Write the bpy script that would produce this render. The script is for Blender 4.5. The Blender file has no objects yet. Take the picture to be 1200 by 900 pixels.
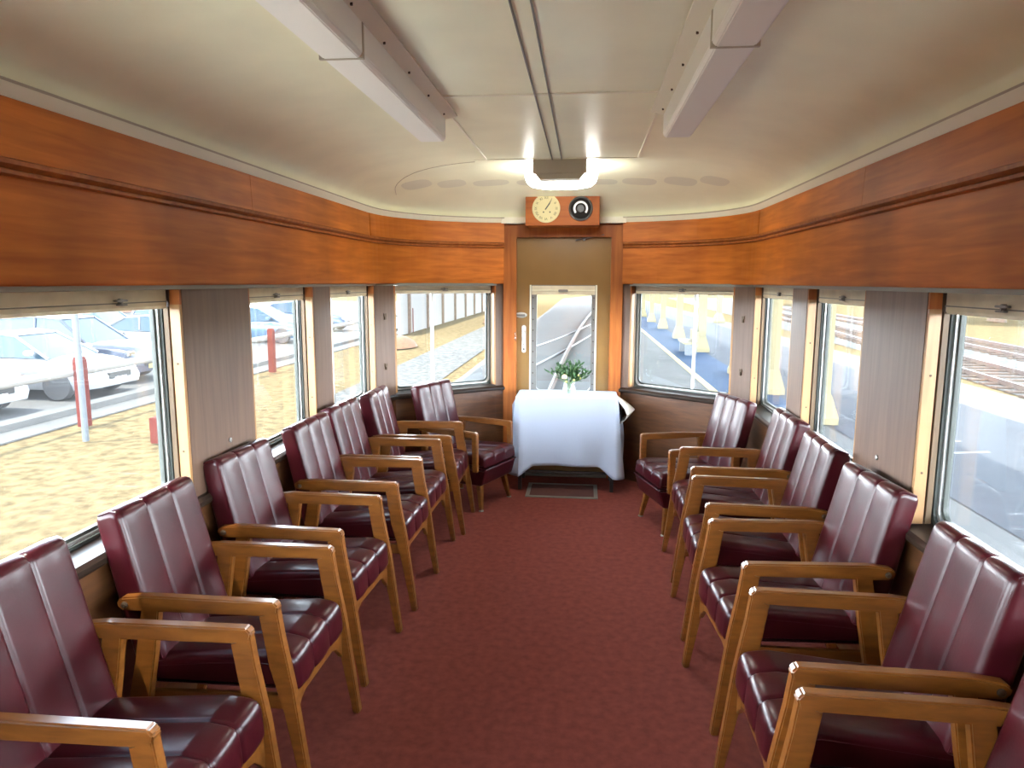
import bpy, bmesh, math, random
import numpy as np
from mathutils import Vector, Matrix
PI = math.pi
S = bpy.context.scene
COL = S.collection
random.seed(7)

# ------------------------------------------------------------------ camera
def make_camera():
    f, yaw, pitch, roll = 815.0, math.radians(5.93), math.radians(8.36), math.radians(.16)
    fw = Vector((-math.sin(yaw)*math.cos(pitch), math.cos(yaw)*math.cos(pitch), -math.sin(pitch)))
    rt = Vector((math.cos(yaw), math.sin(yaw), 0)); up = rt.cross(fw)
    r2 = rt*math.cos(roll)+up*math.sin(roll); u2 = up*math.cos(roll)-rt*math.sin(roll)
    cd = bpy.data.cameras.new('camera'); cd.sensor_width = 36; cd.lens = f/1200*36
    cd.clip_start = .02; cd.clip_end = 1000
    o = bpy.data.objects.new('camera', cd); COL.objects.link(o)
    m = Matrix((r2, u2, -fw)).transposed().to_4x4(); m.translation = (.185, 0, 1.65)
    o.matrix_world = m; S.camera = o
make_camera()

# ------------------------------------------------------------------ light
S.view_settings.view_transform = 'Standard'
S.view_settings.look = 'None'
S.view_settings.gamma = 1
S.view_settings.use_curve_mapping = False
S.view_settings.exposure = 2.4
w = bpy.data.worlds.new('sky'); S.world = w; w.use_nodes = True
nt = w.node_tree; nt.nodes.clear()
out = nt.nodes.new('ShaderNodeOutputWorld'); bg = nt.nodes.new('ShaderNodeBackground')
tc = nt.nodes.new('ShaderNodeTexCoord'); sp = nt.nodes.new('ShaderNodeSeparateXYZ')
cr = nt.nodes.new('ShaderNodeValToRGB')
for p_, c_ in ((0, (.92, .97, 1, 1)), (.18, (.86, .93, 1, 1)), (.38, (.40, .46, .52, 1)), (.62, (.07, .085, .11, 1)), (1, (.03, .04, .06, 1))):
    e_ = cr.color_ramp.elements.new(p_) if p_ not in (0, 1) else cr.color_ramp.elements[0 if p_ == 0 else -1]
    e_.color = c_
nt.links.new(tc.outputs['Generated'], sp.inputs[0]); nt.links.new(sp.outputs[2], cr.inputs[0])
nt.links.new(cr.outputs[0], bg.inputs[0]); nt.links.new(bg.outputs[0], out.inputs[0])
bg.inputs[1].default_value = 9
sl = bpy.data.lights.new('sun', 'SUN'); sl.energy = 2.9; sl.angle = .009; sl.color = (1, .93, .8)
so = bpy.data.objects.new('sun', sl); COL.objects.link(so)
sd = Vector((-.30, -.18, 1)).normalized()            # towards the sun
so.rotation_euler = sd.to_track_quat('Z', 'Y').to_euler(); so.location = (-10, -6, 30)

# ------------------------------------------------------------------ materials
def _m(name):
    m = bpy.data.materials.new(name); m.use_nodes = True
    return m, m.node_tree, m.node_tree.nodes['Principled BSDF']
def rgb(c): return (c[0], c[1], c[2], 1)
def plain(name, c, rough=.5, metal=0, coat=0, em=None, ems=0, var=0, vs=8, bump=0, bs=200, spec=.5):
    m, t, b = _m(name)
    b.inputs['Base Color'].default_value = rgb(c); b.inputs['Roughness'].default_value = rough
    b.inputs['Metallic'].default_value = metal; b.inputs['Coat Weight'].default_value = coat
    b.inputs['Specular IOR Level'].default_value = spec
    if em: b.inputs['Emission Color'].default_value = rgb(em); b.inputs['Emission Strength'].default_value = ems
    N = t.nodes; L = t.links; tc = N.new('ShaderNodeTexCoord')
    if var:
        n = N.new('ShaderNodeTexNoise'); n.inputs['Scale'].default_value = vs; n.inputs['Detail'].default_value = 4
        L.new(tc.outputs['Object'], n.inputs['Vector'])
        x = N.new('ShaderNodeMixRGB'); x.inputs[1].default_value = rgb([v*(1-var) for v in c]); x.inputs[2].default_value = rgb([min(1, v*(1+var)) for v in c])
        r = N.new('ShaderNodeMapRange'); r.inputs[1].default_value = .3; r.inputs[2].default_value = .7
        L.new(n.outputs['Fac'], r.inputs[0]); L.new(r.outputs[0], x.inputs[0]); L.new(x.outputs[0], b.inputs['Base Color'])
    if bump:
        n = N.new('ShaderNodeTexNoise'); n.inputs['Scale'].default_value = bs; n.inputs['Detail'].default_value = 3
        L.new(tc.outputs['Object'], n.inputs['Vector'])
        bp = N.new('ShaderNodeBump'); bp.inputs['Strength'].default_value = bump; bp.inputs['Distance'].default_value = .002
        L.new(n.outputs['Fac'], bp.inputs['Height']); L.new(bp.outputs[0], b.inputs['Normal'])
    return m
def wood(name, c1, c2, stretch=(3, 1, 22), rough=.32, coat=.3, blotch=.35, sc=2.2, spec=.5):
    m, t, b = _m(name); N = t.nodes; L = t.links; b.inputs['Specular IOR Level'].default_value = spec
    tc = N.new('ShaderNodeTexCoord'); mp = N.new('ShaderNodeMapping'); mp.inputs['Scale'].default_value = stretch
    L.new(tc.outputs['Object'], mp.inputs['Vector'])
    n = N.new('ShaderNodeTexNoise'); n.inputs['Scale'].default_value = sc; n.inputs['Detail'].default_value = 6; n.inputs['Distortion'].default_value = .4
    L.new(mp.outputs[0], n.inputs['Vector'])
    x = N.new('ShaderNodeMixRGB'); x.inputs[1].default_value = rgb(c1); x.inputs[2].default_value = rgb(c2)
    r = N.new('ShaderNodeMapRange'); r.inputs[1].default_value = .32; r.inputs[2].default_value = .68
    L.new(n.outputs['Fac'], r.inputs[0]); L.new(r.outputs[0], x.inputs[0])
    n2 = N.new('ShaderNodeTexNoise'); n2.inputs['Scale'].default_value = 1.7; n2.inputs['Detail'].default_value = 3
    L.new(tc.outputs['Object'], n2.inputs['Vector'])
    r2 = N.new('ShaderNodeMapRange'); r2.inputs[1].default_value = .35; r2.inputs[2].default_value = .7
    r2.inputs[3].default_value = 1-blotch; r2.inputs[4].default_value = 1.0
    L.new(n2.outputs['Fac'], r2.inputs[0])
    y = N.new('ShaderNodeMixRGB'); y.blend_type = 'MULTIPLY'; y.inputs[0].default_value = 1
    L.new(x.outputs[0], y.inputs[1]); L.new(r2.outputs[0], y.inputs[2]); L.new(y.outputs[0], b.inputs['Base Color'])
    b.inputs['Roughness'].default_value = rough; b.inputs['Coat Weight'].default_value = coat; b.inputs['Coat Roughness'].default_value = .15
    return m
def glass(name, tint=(.97, .99, 1), haze=.004, refl=.07):
    m = bpy.data.materials.new(name); m.use_nodes = True; t = m.node_tree; N = t.nodes; L = t.links; N.clear()
    o = N.new('ShaderNodeOutputMaterial'); a = N.new('ShaderNodeBsdfTransparent'); g = N.new('ShaderNodeBsdfGlossy'); d = N.new('ShaderNodeBsdfTranslucent')
    a.inputs[0].default_value = rgb(tint); g.inputs['Roughness'].default_value = .02; g.inputs[0].default_value = (1, 1, 1, 1); d.inputs[0].default_value = (.9, .95, 1, 1)
    x = N.new('ShaderNodeMixShader'); y = N.new('ShaderNodeMixShader'); ge = N.new('ShaderNodeNewGeometry'); dt = N.new('ShaderNodeVectorMath'); dt.operation = 'DOT_PRODUCT'
    L.new(ge.outputs['Normal'], dt.inputs[0]); L.new(ge.outputs['Incoming'], dt.inputs[1])
    def mth(op, a, b=None):
        k = N.new('ShaderNodeMath'); k.operation = op; k.use_clamp = False
        L.new(a, k.inputs[0])
        if b is not None: k.inputs[1].default_value = b
        return k.outputs[0]
    a1 = mth('ABSOLUTE', dt.outputs['Value']); a2 = mth('MULTIPLY', a1, -1); a3 = mth('ADD', a2, 1); a4 = mth('POWER', a3, 5); a5 = mth('MULTIPLY', a4, .6); a6 = mth('ADD', a5, refl*.5)
    x.inputs[0].default_value = haze; L.new(a.outputs[0], x.inputs[1]); L.new(d.outputs[0], x.inputs[2])
    L.new(a6, y.inputs[0]); L.new(x.outputs[0], y.inputs[1]); L.new(g.outputs[0], y.inputs[2]); L.new(y.outputs[0], o.inputs[0])
    return m

M = {}
M['veneer'] = wood('varnished_veneer', (.54, .145, .018), (.76, .235, .034), stretch=(2, 1, 14), rough=.48, coat=.0, spec=.2, blotch=.4)
M['veneer_low'] = wood('dark_veneer', (.085, .032, .012), (.15, .06, .02), stretch=(3, 1, 16), rough=.4, coat=.1)
M['pier'] = wood('pier_veneer', (.115, .064, .042), (.165, .097, .064), stretch=(20, 20, 1), rough=.42, coat=.03, blotch=.2)
M['jamb'] = wood('jamb_timber', (.34, .17, .065), (.44, .24, .095), stretch=(12, 12, 1), rough=.4, coat=.1, blotch=.2)
M['jamb_dark'] = wood('jamb_slat', (.15, .09, .04), (.22, .13, .06), stretch=(12, 12, 1), rough=.5, coat=0)
M['frame_wood'] = wood('door_frame_timber', (.36, .10, .022), (.54, .18, .04), stretch=(14, 14, 1), rough=.42, coat=.05, spec=.3)
M['chair_wood'] = wood('chair_timber', (.135, .042, .007), (.235, .082, .014), stretch=(3, 14, 14), rough=.3, coat=.4, blotch=.3, sc=3)
M['leather'] = plain('burgundy_leather', (.032, .003, .005), rough=.28, coat=.03, spec=.26, var=.25, vs=9, bump=.12, bs=120)
M['carpet'] = plain('red_carpet', (.185, .046, .034), rough=.95, var=.16, vs=26, bump=.8, bs=420, spec=.1)
M['ceiling'] = plain('cream_ceiling_paint', (.90, .90, .68), rough=.38, var=.05, vs=3, coat=.05)
M['cream'] = plain('cream_enamel', (.86, .84, .68), rough=.4)
M['white_lens'] = plain('ribbed_lens', (.93, .93, .88), rough=.45)
M['blind'] = plain('blind_fabric', (.72, .66, .5), rough=.7, var=.08, vs=14)
M['alu'] = plain('aluminium', (.55, .56, .55), rough=.35, metal=.85)
M['rubber'] = plain('green_black_rubber', (.035, .042, .036), rough=.5)
M['greytrim'] = plain('grey_metal_trim', (.22, .22, .19), rough=.45, metal=.3)
M['sill'] = plain('dark_varnished_sill', (.02, .012, .008), rough=.3, coat=.05, spec=.3)
M['glass'] = glass('window_glass')
M['chrome'] = plain('chrome', (.75, .75, .76), rough=.18, metal=1)
M['satin'] = plain('satin_nickel', (.62, .62, .60), rough=.35, metal=.35)
M['steel'] = plain('dull_steel', (.26, .26, .25), rough=.4, metal=.9)
M['screw'] = plain('dark_screw', (.08, .05, .03), rough=.4, metal=.6)
M['door'] = plain('olive_brown_door_paint', (.25, .14, .042), rough=.32, var=.06, vs=5, coat=.2)
M['black'] = plain('black_paint', (.012, .012, .012), rough=.45)
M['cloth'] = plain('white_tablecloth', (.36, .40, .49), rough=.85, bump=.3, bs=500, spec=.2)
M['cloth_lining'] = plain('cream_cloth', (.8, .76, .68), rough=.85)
M['lamp'] = plain('opal_lamp_glass', (1, 1, 1), rough=.3, em=(1, .98, .92), ems=6)
M['housing'] = plain('lamp_housing', (.48, .43, .33), rough=.5)
M['clockwood'] = wood('clock_board_veneer', (.36, .085, .012), (.50, .14, .022), stretch=(1, 1, 10), rough=.5, coat=.0, spec=.2)
M['clockface'] = plain('cream_dial', (.60, .53, .30), rough=.8, spec=.1)
M['darkdial'] = plain('dark_dial', (.018, .016, .015), rough=.8, spec=.1)
M['white'] = plain('white_paint', (.85, .85, .85), rough=.5)
M['leaf'] = plain('dark_green_leaf', (.02, .07, .015), rough=.4, var=.5, vs=40)
M['stem'] = plain('green_stem', (.12, .22, .07), rough=.5)
M['rose'] = plain('cream_rose', (.9, .66, .38), rough=.6)
M['hatch'] = plain('dark_floor_mat', (.10, .035, .03), rough=.8)

# ------------------------------------------------------------------ mesh helpers
class MB:
    def __init__(s): s.v = []; s.f = []
    def add(s, vs, fs):
        k = len(s.v); s.v += [tuple(p) for p in vs]; s.f += [tuple(i+k for i in f) for f in fs]; return s
    def box(s, x0, x1, y0, y1, z0, z1, mat=None):
        vs = [(x0,y0,z0),(x1,y0,z0),(x1,y1,z0),(x0,y1,z0),(x0,y0,z1),(x1,y0,z1),(x1,y1,z1),(x0,y1,z1)]
        if mat: vs = [mat(p) for p in vs]
        return s.add(vs, [(0,3,2,1),(4,5,6,7),(0,1,5,4),(1,2,6,5),(2,3,7,6),(3,0,4,7)])
    def prism(s, poly, a, b, axis='y'):
        """poly of 2D points, extruded along axis from a to b. axis y: poly=(x,z); axis z: poly=(x,y); axis x: poly=(y,z)"""
        def mk(p, t): return {'y': (p[0], t, p[1]), 'z': (p[0], p[1], t), 'x': (t, p[0], p[1])}[axis]
        n = len(poly); vs = [mk(p, a) for p in poly]+[mk(p, b) for p in poly]
        return s.add(vs, [tuple(range(n)), tuple(range(2*n-1, n-1, -1))]+[(i, (i+1) % n, n+(i+1) % n, n+i) for i in range(n)])
    def loft(s, rings, closed=True, cap=True):
        k = len(s.v); n = len(rings[0]); fs = []
        for j in range(len(rings)-1):
            for i in range(n if closed else n-1):
                i2 = (i+1) % n; fs.append((j*n+i, j*n+i2, (j+1)*n+i2, (j+1)*n+i))
        if cap: fs.append(tuple(range(n-1, -1, -1))); fs.append(tuple((len(rings)-1)*n+i for i in range(n)))
        return s.add([p for r in rings for p in r], fs)
    def tube(s, pts, r, n=8, cap=True):
        pts = [Vector(p) for p in pts]; rings = []
        rr = r if hasattr(r, '__len__') else [r]*len(pts)
        for i, p in enumerate(pts):
            d = (pts[min(i+1, len(pts)-1)]-pts[max(i-1, 0)]).normalized()
            a = d.cross(Vector((0, 0, 1)) if abs(d.z) < .9 else Vector((1, 0, 0))).normalized(); b = d.cross(a)
            rings.append([p+(a*math.cos(2*PI*k/n)+b*math.sin(2*PI*k/n))*rr[i] for k in range(n)])
        return s.loft(rings, True, cap)
    def lathe(s, prof, n=24, at=(0,0,0), axis='z', sx=1, sy=1):
        rings = []
        for r, h in prof:
            ring = []
            for k in range(n):
                a = 2*PI*k/n; x, y = r*math.cos(a)*sx, r*math.sin(a)*sy
                p = {'z': (x, y, h), 'y': (x, h, y), 'x': (h, x, y)}[axis]
                ring.append((p[0]+at[0], p[1]+at[1], p[2]+at[2]))
            rings.append(ring)
        return s.loft(rings)
    def build(s, name, mat, parent=None, smooth=False, bevel=0, seg=2, autos=True):
        me = bpy.data.meshes.new(name); me.from_pydata(s.v, [], s.f)
        bm = bmesh.new(); bm.from_mesh(me); bmesh.ops.remove_doubles(bm, verts=bm.verts, dist=1e-6)
        bmesh.ops.recalc_face_normals(bm, faces=bm.faces)
        if bevel:
            ed = [e for e in bm.edges if len(e.link_faces) == 2 and e.calc_face_angle() > .5]
            bmesh.ops.bevel(bm, geom=ed, offset=bevel, segments=seg, affect='EDGES', clamp_overlap=True)
        for f in bm.faces: f.smooth = smooth
        if smooth:
            for e in bm.edges:
                if len(e.link_faces) == 2 and e.calc_face_angle() > .75: e.smooth = False
        bm.to_mesh(me); bm.free(); me.materials.append(mat if not isinstance(mat, str) else M[mat])
        o = bpy.data.objects.new(name, me); COL.objects.link(o)
        if parent: o.parent = parent
        return o
def tag(o, label=None, cat=None, group=None, kind=None):
    if label: o['label'] = label
    if cat: o['category'] = cat
    if group: o['group'] = group
    if kind: o['kind'] = kind
    return o
def empty(name, loc=(0,0,0), rz=0):
    o = bpy.data.objects.new(name, None); COL.objects.link(o); o.location = loc; o.rotation_euler = (0, 0, rz); o.empty_display_size = .1
    return o
def struct(o): o['kind'] = 'structure'; return o
def copy_tree(o, parent=None):
    c = o.copy(); COL.objects.link(c); c.parent = parent
    for ch in list(o.children): copy_tree(ch, c)
    return c
def offset(path, d):
    """offset an open polyline to its left by d, mitred"""
    P = [Vector(p) for p in path]; out = []
    for i, p in enumerate(P):
        ns = []
        if i > 0: t = (P[i]-P[i-1]).normalized(); ns.append(Vector((-t.y, t.x)))
        if i < len(P)-1: t = (P[i+1]-P[i]).normalized(); ns.append(Vector((-t.y, t.x)))
        if len(ns) == 2:
            n = (ns[0]+ns[1]).normalized(); k = d/max(.3, n.dot(ns[0])); out.append(p+n*k)
        else: out.append(p+ns[0]*d)
    return out
def sweep(path, prof, sx=1):
    """prof: closed list of (inward offset, z)"""
    rings = []; offs = {}
    for d, z in prof: offs.setdefault(d, offset(path, d))
    for i in range(len(path)): rings.append([(offs[d][i].x*sx, offs[d][i].y, z) for d, z in prof])
    return MB().loft(rings)

# ------------------------------------------------------------------ room shell
Y0 = -4.0
WP = [(1.365, Y0), (1.365, 5.05), (1.265, 5.22), (.55, 5.77), (.49, 5.80)]       # wall plan, right side
def catmull(pts, n=4):
    out = []
    for i in range(len(pts)-1):
        p0 = Vector(pts[max(i-1, 0)]); p1 = Vector(pts[i]); p2 = Vector(pts[i+1]); p3 = Vector(pts[min(i+2, len(pts)-1)])
        for k in range(n):
            t = k/n; out.append(tuple(.5*((2*p1)+(p2-p0)*t+(2*p0-5*p1+4*p2-p3)*t*t+(3*p1-p0-3*p2+p3)*t**3)))
    out.append(tuple(pts[-1])); return out
QP = [(1.365, Y0), (1.365, 2), (1.365, 4.3)]+catmull([(1.365, 4.62), (1.362, 4.8), (1.34, 5.0), (1.28, 5.18), (1.18, 5.36), (1.05, 5.51), (.88, 5.63), (.70, 5.72), (.49, 5.78)], 3)
SILL, HEAD = .79, 1.63
SIDES = (('left', -1), ('right', 1))

MB().box(-1.49, 1.49, Y0-.1, 6.05, -.12, 0).build('floor', 'carpet')['kind'] = 'structure'
walls = {}
for nm, sx in SIDES:
    lo = sweep(WP, [(0, 0), (0, SILL-.03), (-.12, SILL-.03), (-.12, 0)], sx).build('wall_'+nm, 'veneer_low'); struct(lo); walls[nm] = lo
    hi = sweep(QP, [(0, HEAD+.01), (0, 2.45), (-.12, 2.45), (-.12, HEAD+.01)], sx).build('upper_wall', 'veneer', lo)
    # sill ledge (one continuous capping)
    struct(sweep(WP, [(.028, SILL-.045), (.034, SILL-.035), (.034, SILL-.02), (.02, SILL-.008), (-.12, SILL), (-.12, SILL-.03), (0, SILL-.045)], sx).build('trim_%d' % (1 if sx < 0 else 2), 'sill'))
    # lower valance panel
    struct(sweep(QP, [(.028, HEAD+.01), (.028, 1.935), (0, 1.935), (0, HEAD+.01)], sx).build('trim_%d' % (3 if sx < 0 else 4), 'veneer'))
    # stepped rail
    r = sweep(QP, [(.03, 1.922), (.05, 1.926), (.052, 1.936), (.043, 1.94), (.062, 1.95), (.064, 1.962), (0.0, 1.966), (0, 1.922)], sx).build('trim_%d' % (5 if sx < 0 else 6), 'frame_wood'); struct(r)
    # top valance boards, with butt joints
    segs = [(Y0, 1.05), (1.05, 3.08), (3.08, 4.83), (4.83, 99)]
    tp = None
    for k, (a, b) in enumerate(segs):
        full = [Vector(p) for p in QP]
        fine = []
        for i in range(len(full)-1):
            n = 8 if i < 3 else 1
            for j in range(n): fine.append(full[i].lerp(full[i+1], j/n))
        fine.append(full[-1])
        fine = [p for p in fine if a+.02 < p.y < b-.02]
        if k < 3: fine = [Vector((1.365, a+.0012))]+[p for p in fine if p.x > 1.3649]+[Vector((1.365, b-.0012))]
        else: fine = [Vector((1.3615, 4.832))]+fine
        q = sweep([tuple(p) for p in fine], [(.052, 1.966), (.046, 2.122), (0, 2.122), (0, 1.966)], sx)
        o = q.build('trim_%d' % (7 if sx < 0 else 8) if k == 0 else 'valance_board', 'veneer', tp)
        if k == 0: tp = struct(o)
    # grey head strip below the valance
    struct(sweep(WP[:4], [(.012, HEAD-.012), (.012, HEAD+.008), (-.13, HEAD+.008), (-.13, HEAD-.012)], sx).build('trim_%d' % (9 if sx < 0 else 10), 'greytrim'))
    sweep(QP, [(.018, HEAD+.004), (.018, HEAD+.012), (-.14, HEAD+.012), (-.14, HEAD+.004)], sx).build('soffit', 'veneer', lo)
    struct(sweep(QP, [(.060, 2.156), (.066, 2.163), (.060, 2.166), (.056, 2.160)], sx).build('trim_%d' % (40 if sx < 0 else 41), 'housing'))
# end wall over the door and beside it
e = MB().box(-.49, .49, 5.80, 5.92, 2.06, 2.45).build('wall_end', 'frame_wood'); struct(e)
b = MB().box(-1.49, 1.49, Y0-.1, Y0, 0, 2.45).build('wall_back', 'veneer'); struct(b)
MB().box(-1.56, 1.56, Y0-.15, 6.1, 2.45, 2.6).build('roof', 'greytrim')['kind'] = 'structure'

# ceiling: rings from the plan curve in to a spine
def ceiling():
    R = [Vector(p) for p in offset(QP, .02)]
    fine = []
    for i in range(len(R)-1):
        n = 10 if i < 3 else 1
        for j in range(n): fine.append(R[i].lerp(R[i+1], j/n))
    fine.append(R[-1])
    bound = [(-p.x, p.y) for p in fine]+[(x, 5.765) for x in (-.3, -.1, .1, .3)]+[(p.x, p.y) for p in reversed(fine)]
    ts = [0, .015, .03, .06, .1, .15, .2, .26, .33, .4, .48, .56, .64, .72, .86, 1]
    rings = []
    for t in ts:
        ring = []
        for x, y in bound:
            sy_ = min(y, 4.3); sxp = 0
            px, py = x*(1-t)+sxp*t, y*(1-t)+sy_*t
            f = math.sqrt(max(0, 1-(1-min(1, t/.75))**2))
            z = 2.15+.23*f
            ring.append((px, py, z))
        rings.append(ring)
    m = MB().loft(rings, closed=False, cap=False)
    return m.build('ceiling', 'ceiling', smooth=True)
struct(ceiling())
# cream cornice band between boards and ceiling
for nm, sx in SIDES:
    struct(sweep(QP, [(.004, 2.118), (.034, 2.118), (.062, 2.156), (.055, 2.166), (.004, 2.166)], sx).build('trim_%d' % (11 if sx < 0 else 12), 'cream'))
struct(MB().box(-.50, .50, 5.72, 5.80, 2.118, 2.166).build('trim_13', 'cream'))
# ceiling cover strips
for i, (x, a) in enumerate([(-.42, 4.28), (.483, 4.28), (-.025, 4.40), (.031, 4.40)]):
    wd = .006 if i < 2 else .0025
    struct(MB().box(x-wd, x+wd, Y0, a, 2.3715, 2.3835).build('trim_%d' % (14+i), 'cream' if i < 2 else 'greytrim', bevel=.001))
struct(MB().box(-.42, .483, 2.85, 2.866, 2.374, 2.3835).build('trim_18', 'cream', bevel=.002))
struct(MB().box(-.5, .55, 4.30, 4.306, 2.375, 2.3835).build('trim_19', 'cream'))

from mathutils.bvhtree import BVHTree
_c = bpy.data.objects['ceiling']; BV = BVHTree.FromPolygons([v.co for v in _c.data.vertices], [tuple(p.vertices) for p in _c.data.polygons])
def on_ceiling(x, y, d=.0012):
    h = BV.ray_cast(Vector((x, y, 1.5)), Vector((0, 0, 1)))[0]
    return (x, y, h.z-d) if h else (x, y, 2.2)
M['patch'] = plain('greyer_oval', (.73, .73, .58), rough=.4)  # slightly greyer ovals laid on the end ceiling
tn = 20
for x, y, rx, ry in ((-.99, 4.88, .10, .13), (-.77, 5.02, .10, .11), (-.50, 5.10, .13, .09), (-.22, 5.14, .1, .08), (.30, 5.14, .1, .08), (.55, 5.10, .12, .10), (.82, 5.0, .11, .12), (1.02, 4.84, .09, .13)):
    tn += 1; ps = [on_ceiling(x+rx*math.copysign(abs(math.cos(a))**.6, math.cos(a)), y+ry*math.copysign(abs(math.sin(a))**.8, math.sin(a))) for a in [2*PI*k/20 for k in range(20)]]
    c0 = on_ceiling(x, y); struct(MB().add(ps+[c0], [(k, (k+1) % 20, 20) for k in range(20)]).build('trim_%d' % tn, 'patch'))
ps = [(-1.17, 5.0), (-1.12, 4.8), (-1.02, 4.62), (-.88, 4.48), (-.7, 4.40), (-.5, 4.36)]
ps = catmull(ps, 4); struct(MB().tube([on_ceiling(x, y, .001) for x, y in ps], .0018, 5).build('trim_%d' % (tn+1), 'housing'))

# ------------------------------------------------------------------ windows and piers
PIERS = [(2.56, 3.10), (3.88, 4.14)]
def pt(P, T, N, u, n, z): q = P+T*u+N*n; return (q.x, q.y, z)
def rrect(u0, u1, z0, z1, r, k=6):
    pts = []
    for cx, cz, a0 in ((u1-r, z1-r, 0), (u0+r, z1-r, PI/2), (u0+r, z0+r, PI), (u1-r, z0+r, 1.5*PI)):
        for i in range(k+1):
            a = a0+PI/2*i/k; pts.append((cx+r*math.cos(a), cz+r*math.sin(a)))
    return pts
def ringframe(mb, tr, o, i, n0, n1):
    """frame between outline o and outline i (same count), between depths n0, n1"""
    n = len(o); vs = [tr(p[0], n0, p[1]) for p in o]+[tr(p[0], n0, p[1]) for p in i]+[tr(p[0], n1, p[1]) for p in o]+[tr(p[0], n1, p[1]) for p in i]
    fs = []
    for k in range(n):
        j = (k+1) % n
        fs += [(k, j, n+j, n+k), (2*n+k, 3*n+k, 3*n+j, 2*n+j), (k, 2*n+k, 2*n+j, j), (n+k, n+j, 3*n+j, 3*n+k)]
    mb.add(vs, fs)
wn = [0]
def window(A, B, inward_left, mull=None, catches=(.5,), jambs=(True, True), blind_drop=.072):
    """A,B plan points at the wall face; outward normal computed"""
    wn[0] += 1
    A = Vector(A); B = Vector(B); T = (B-A).normalized(); N = Vector((T.y, -T.x))*(1 if inward_left else -1); W = (B-A).length
    root = empty('window_%d' % wn[0]); struct(root)
    tr = lambda u, n, z: pt(A, T, N, u, n, z)
    trp = lambda p: tr(*p)
    # stepped aluminium frame with rounded corners
    o = rrect(.004, W-.004, SILL+.001, HEAD-.013, .012); i1 = rrect(.03, W-.03, SILL+.022, HEAD-.03, .045); i2 = rrect(.042, W-.042, SILL+.034, HEAD-.04, .04)
    i0 = rrect(.018, W-.018, SILL+.012, HEAD-.022, .04)
    m = MB(); ringframe(m, tr, o, i0, .075, .112); m.build('rubber_seal', 'rubber', root)
    m = MB(); ringframe(m, tr, i0, i1, .086, .112); m.build('window_frame', 'alu', root)
    m = MB(); ringframe(m, tr, i1, i2, .095, .112); m.build('inner_seal', 'rubber', root)
    MB().box(.03, W-.03, .101, .105, SILL+.022, HEAD-.03, trp).build('glass_pane', 'glass', root)
    if mull:
        MB().box(W*mull-.011, W*mull+.011, .085, .1, SILL+.03, HEAD-.03, trp).build('mullion', 'alu', root, bevel=.003)
    for side, on in ((0, jambs[0]), (1, jambs[1])):
        if not on: continue
        u = (lambda t: t) if side == 0 else (lambda t: W-t)
        def bx(a, b, n0, n1, z0, z1): return MB().box(min(u(a), u(b)), max(u(a), u(b)), n0, n1, z0, z1, trp)
        j = bx(0, .016, .002, .043, SILL+.002, HEAD-.07).build('jamb_board', 'jamb', root, bevel=.001)
        bx(0, .012, .002, .043, HEAD-.07, HEAD-.013).build('jamb_cap', 'frame_wood', root)
        bx(0, .013, .052, .072, SILL+.002, HEAD-.08).build('jamb_slat', 'jamb_dark', root, bevel=.001)
        for zz in (.98, 1.33):
            q = MB(); q.lathe([(.0045, 0), (.0045, .0015), (.002, .002)], 10)
            vs = [(p[0]+0, p[1], p[2]) for p in q.v]
            q.v = [tr(u(.016+p[2]), .024+p[0], zz+p[1]) for p in vs]
            q.build('screw', 'screw', root)
    # blind roll
    z1 = HEAD-.014; z0 = z1-blind_drop
    prof = [(.052, z1), (.052, z0+.012), (.057, z0+.002), (.066, z0), (.072, z0+.004), (.072, z1)]
    m = MB(); n = len(prof); us = (.02, W-.02)
    m.add([tr(us[0], a, z) for a, z in prof]+[tr(us[1], a, z) for a, z in prof], [tuple(range(n)), tuple(range(2*n-1, n-1, -1))]+[(i, (i+1) % n, n+(i+1) % n, n+i) for i in range(n)])
    bl = m.build('blind', 'blind', root)
    MB().box(.02, W-.02, .048, .0525, z0+.026, z0+.03, trp).build('blind_seam', 'greytrim', bl)
    for c in catches:
        m = MB(); m.box(W*c-.03, W*c+.03, .034, .05, z0+.034, z0+.041, trp); m.box(W*c-.018, W*c+.03, .036, .05, z0+.02, z0+.026, trp); m.box(W*c-.006, W*c+.006, .036, .052, z0+.02, z0+.045, trp)
        m.build('blind_catch', 'steel', bl, bevel=.002)
    return root
CORN = [WP[1], WP[2], WP[3]]
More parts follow.
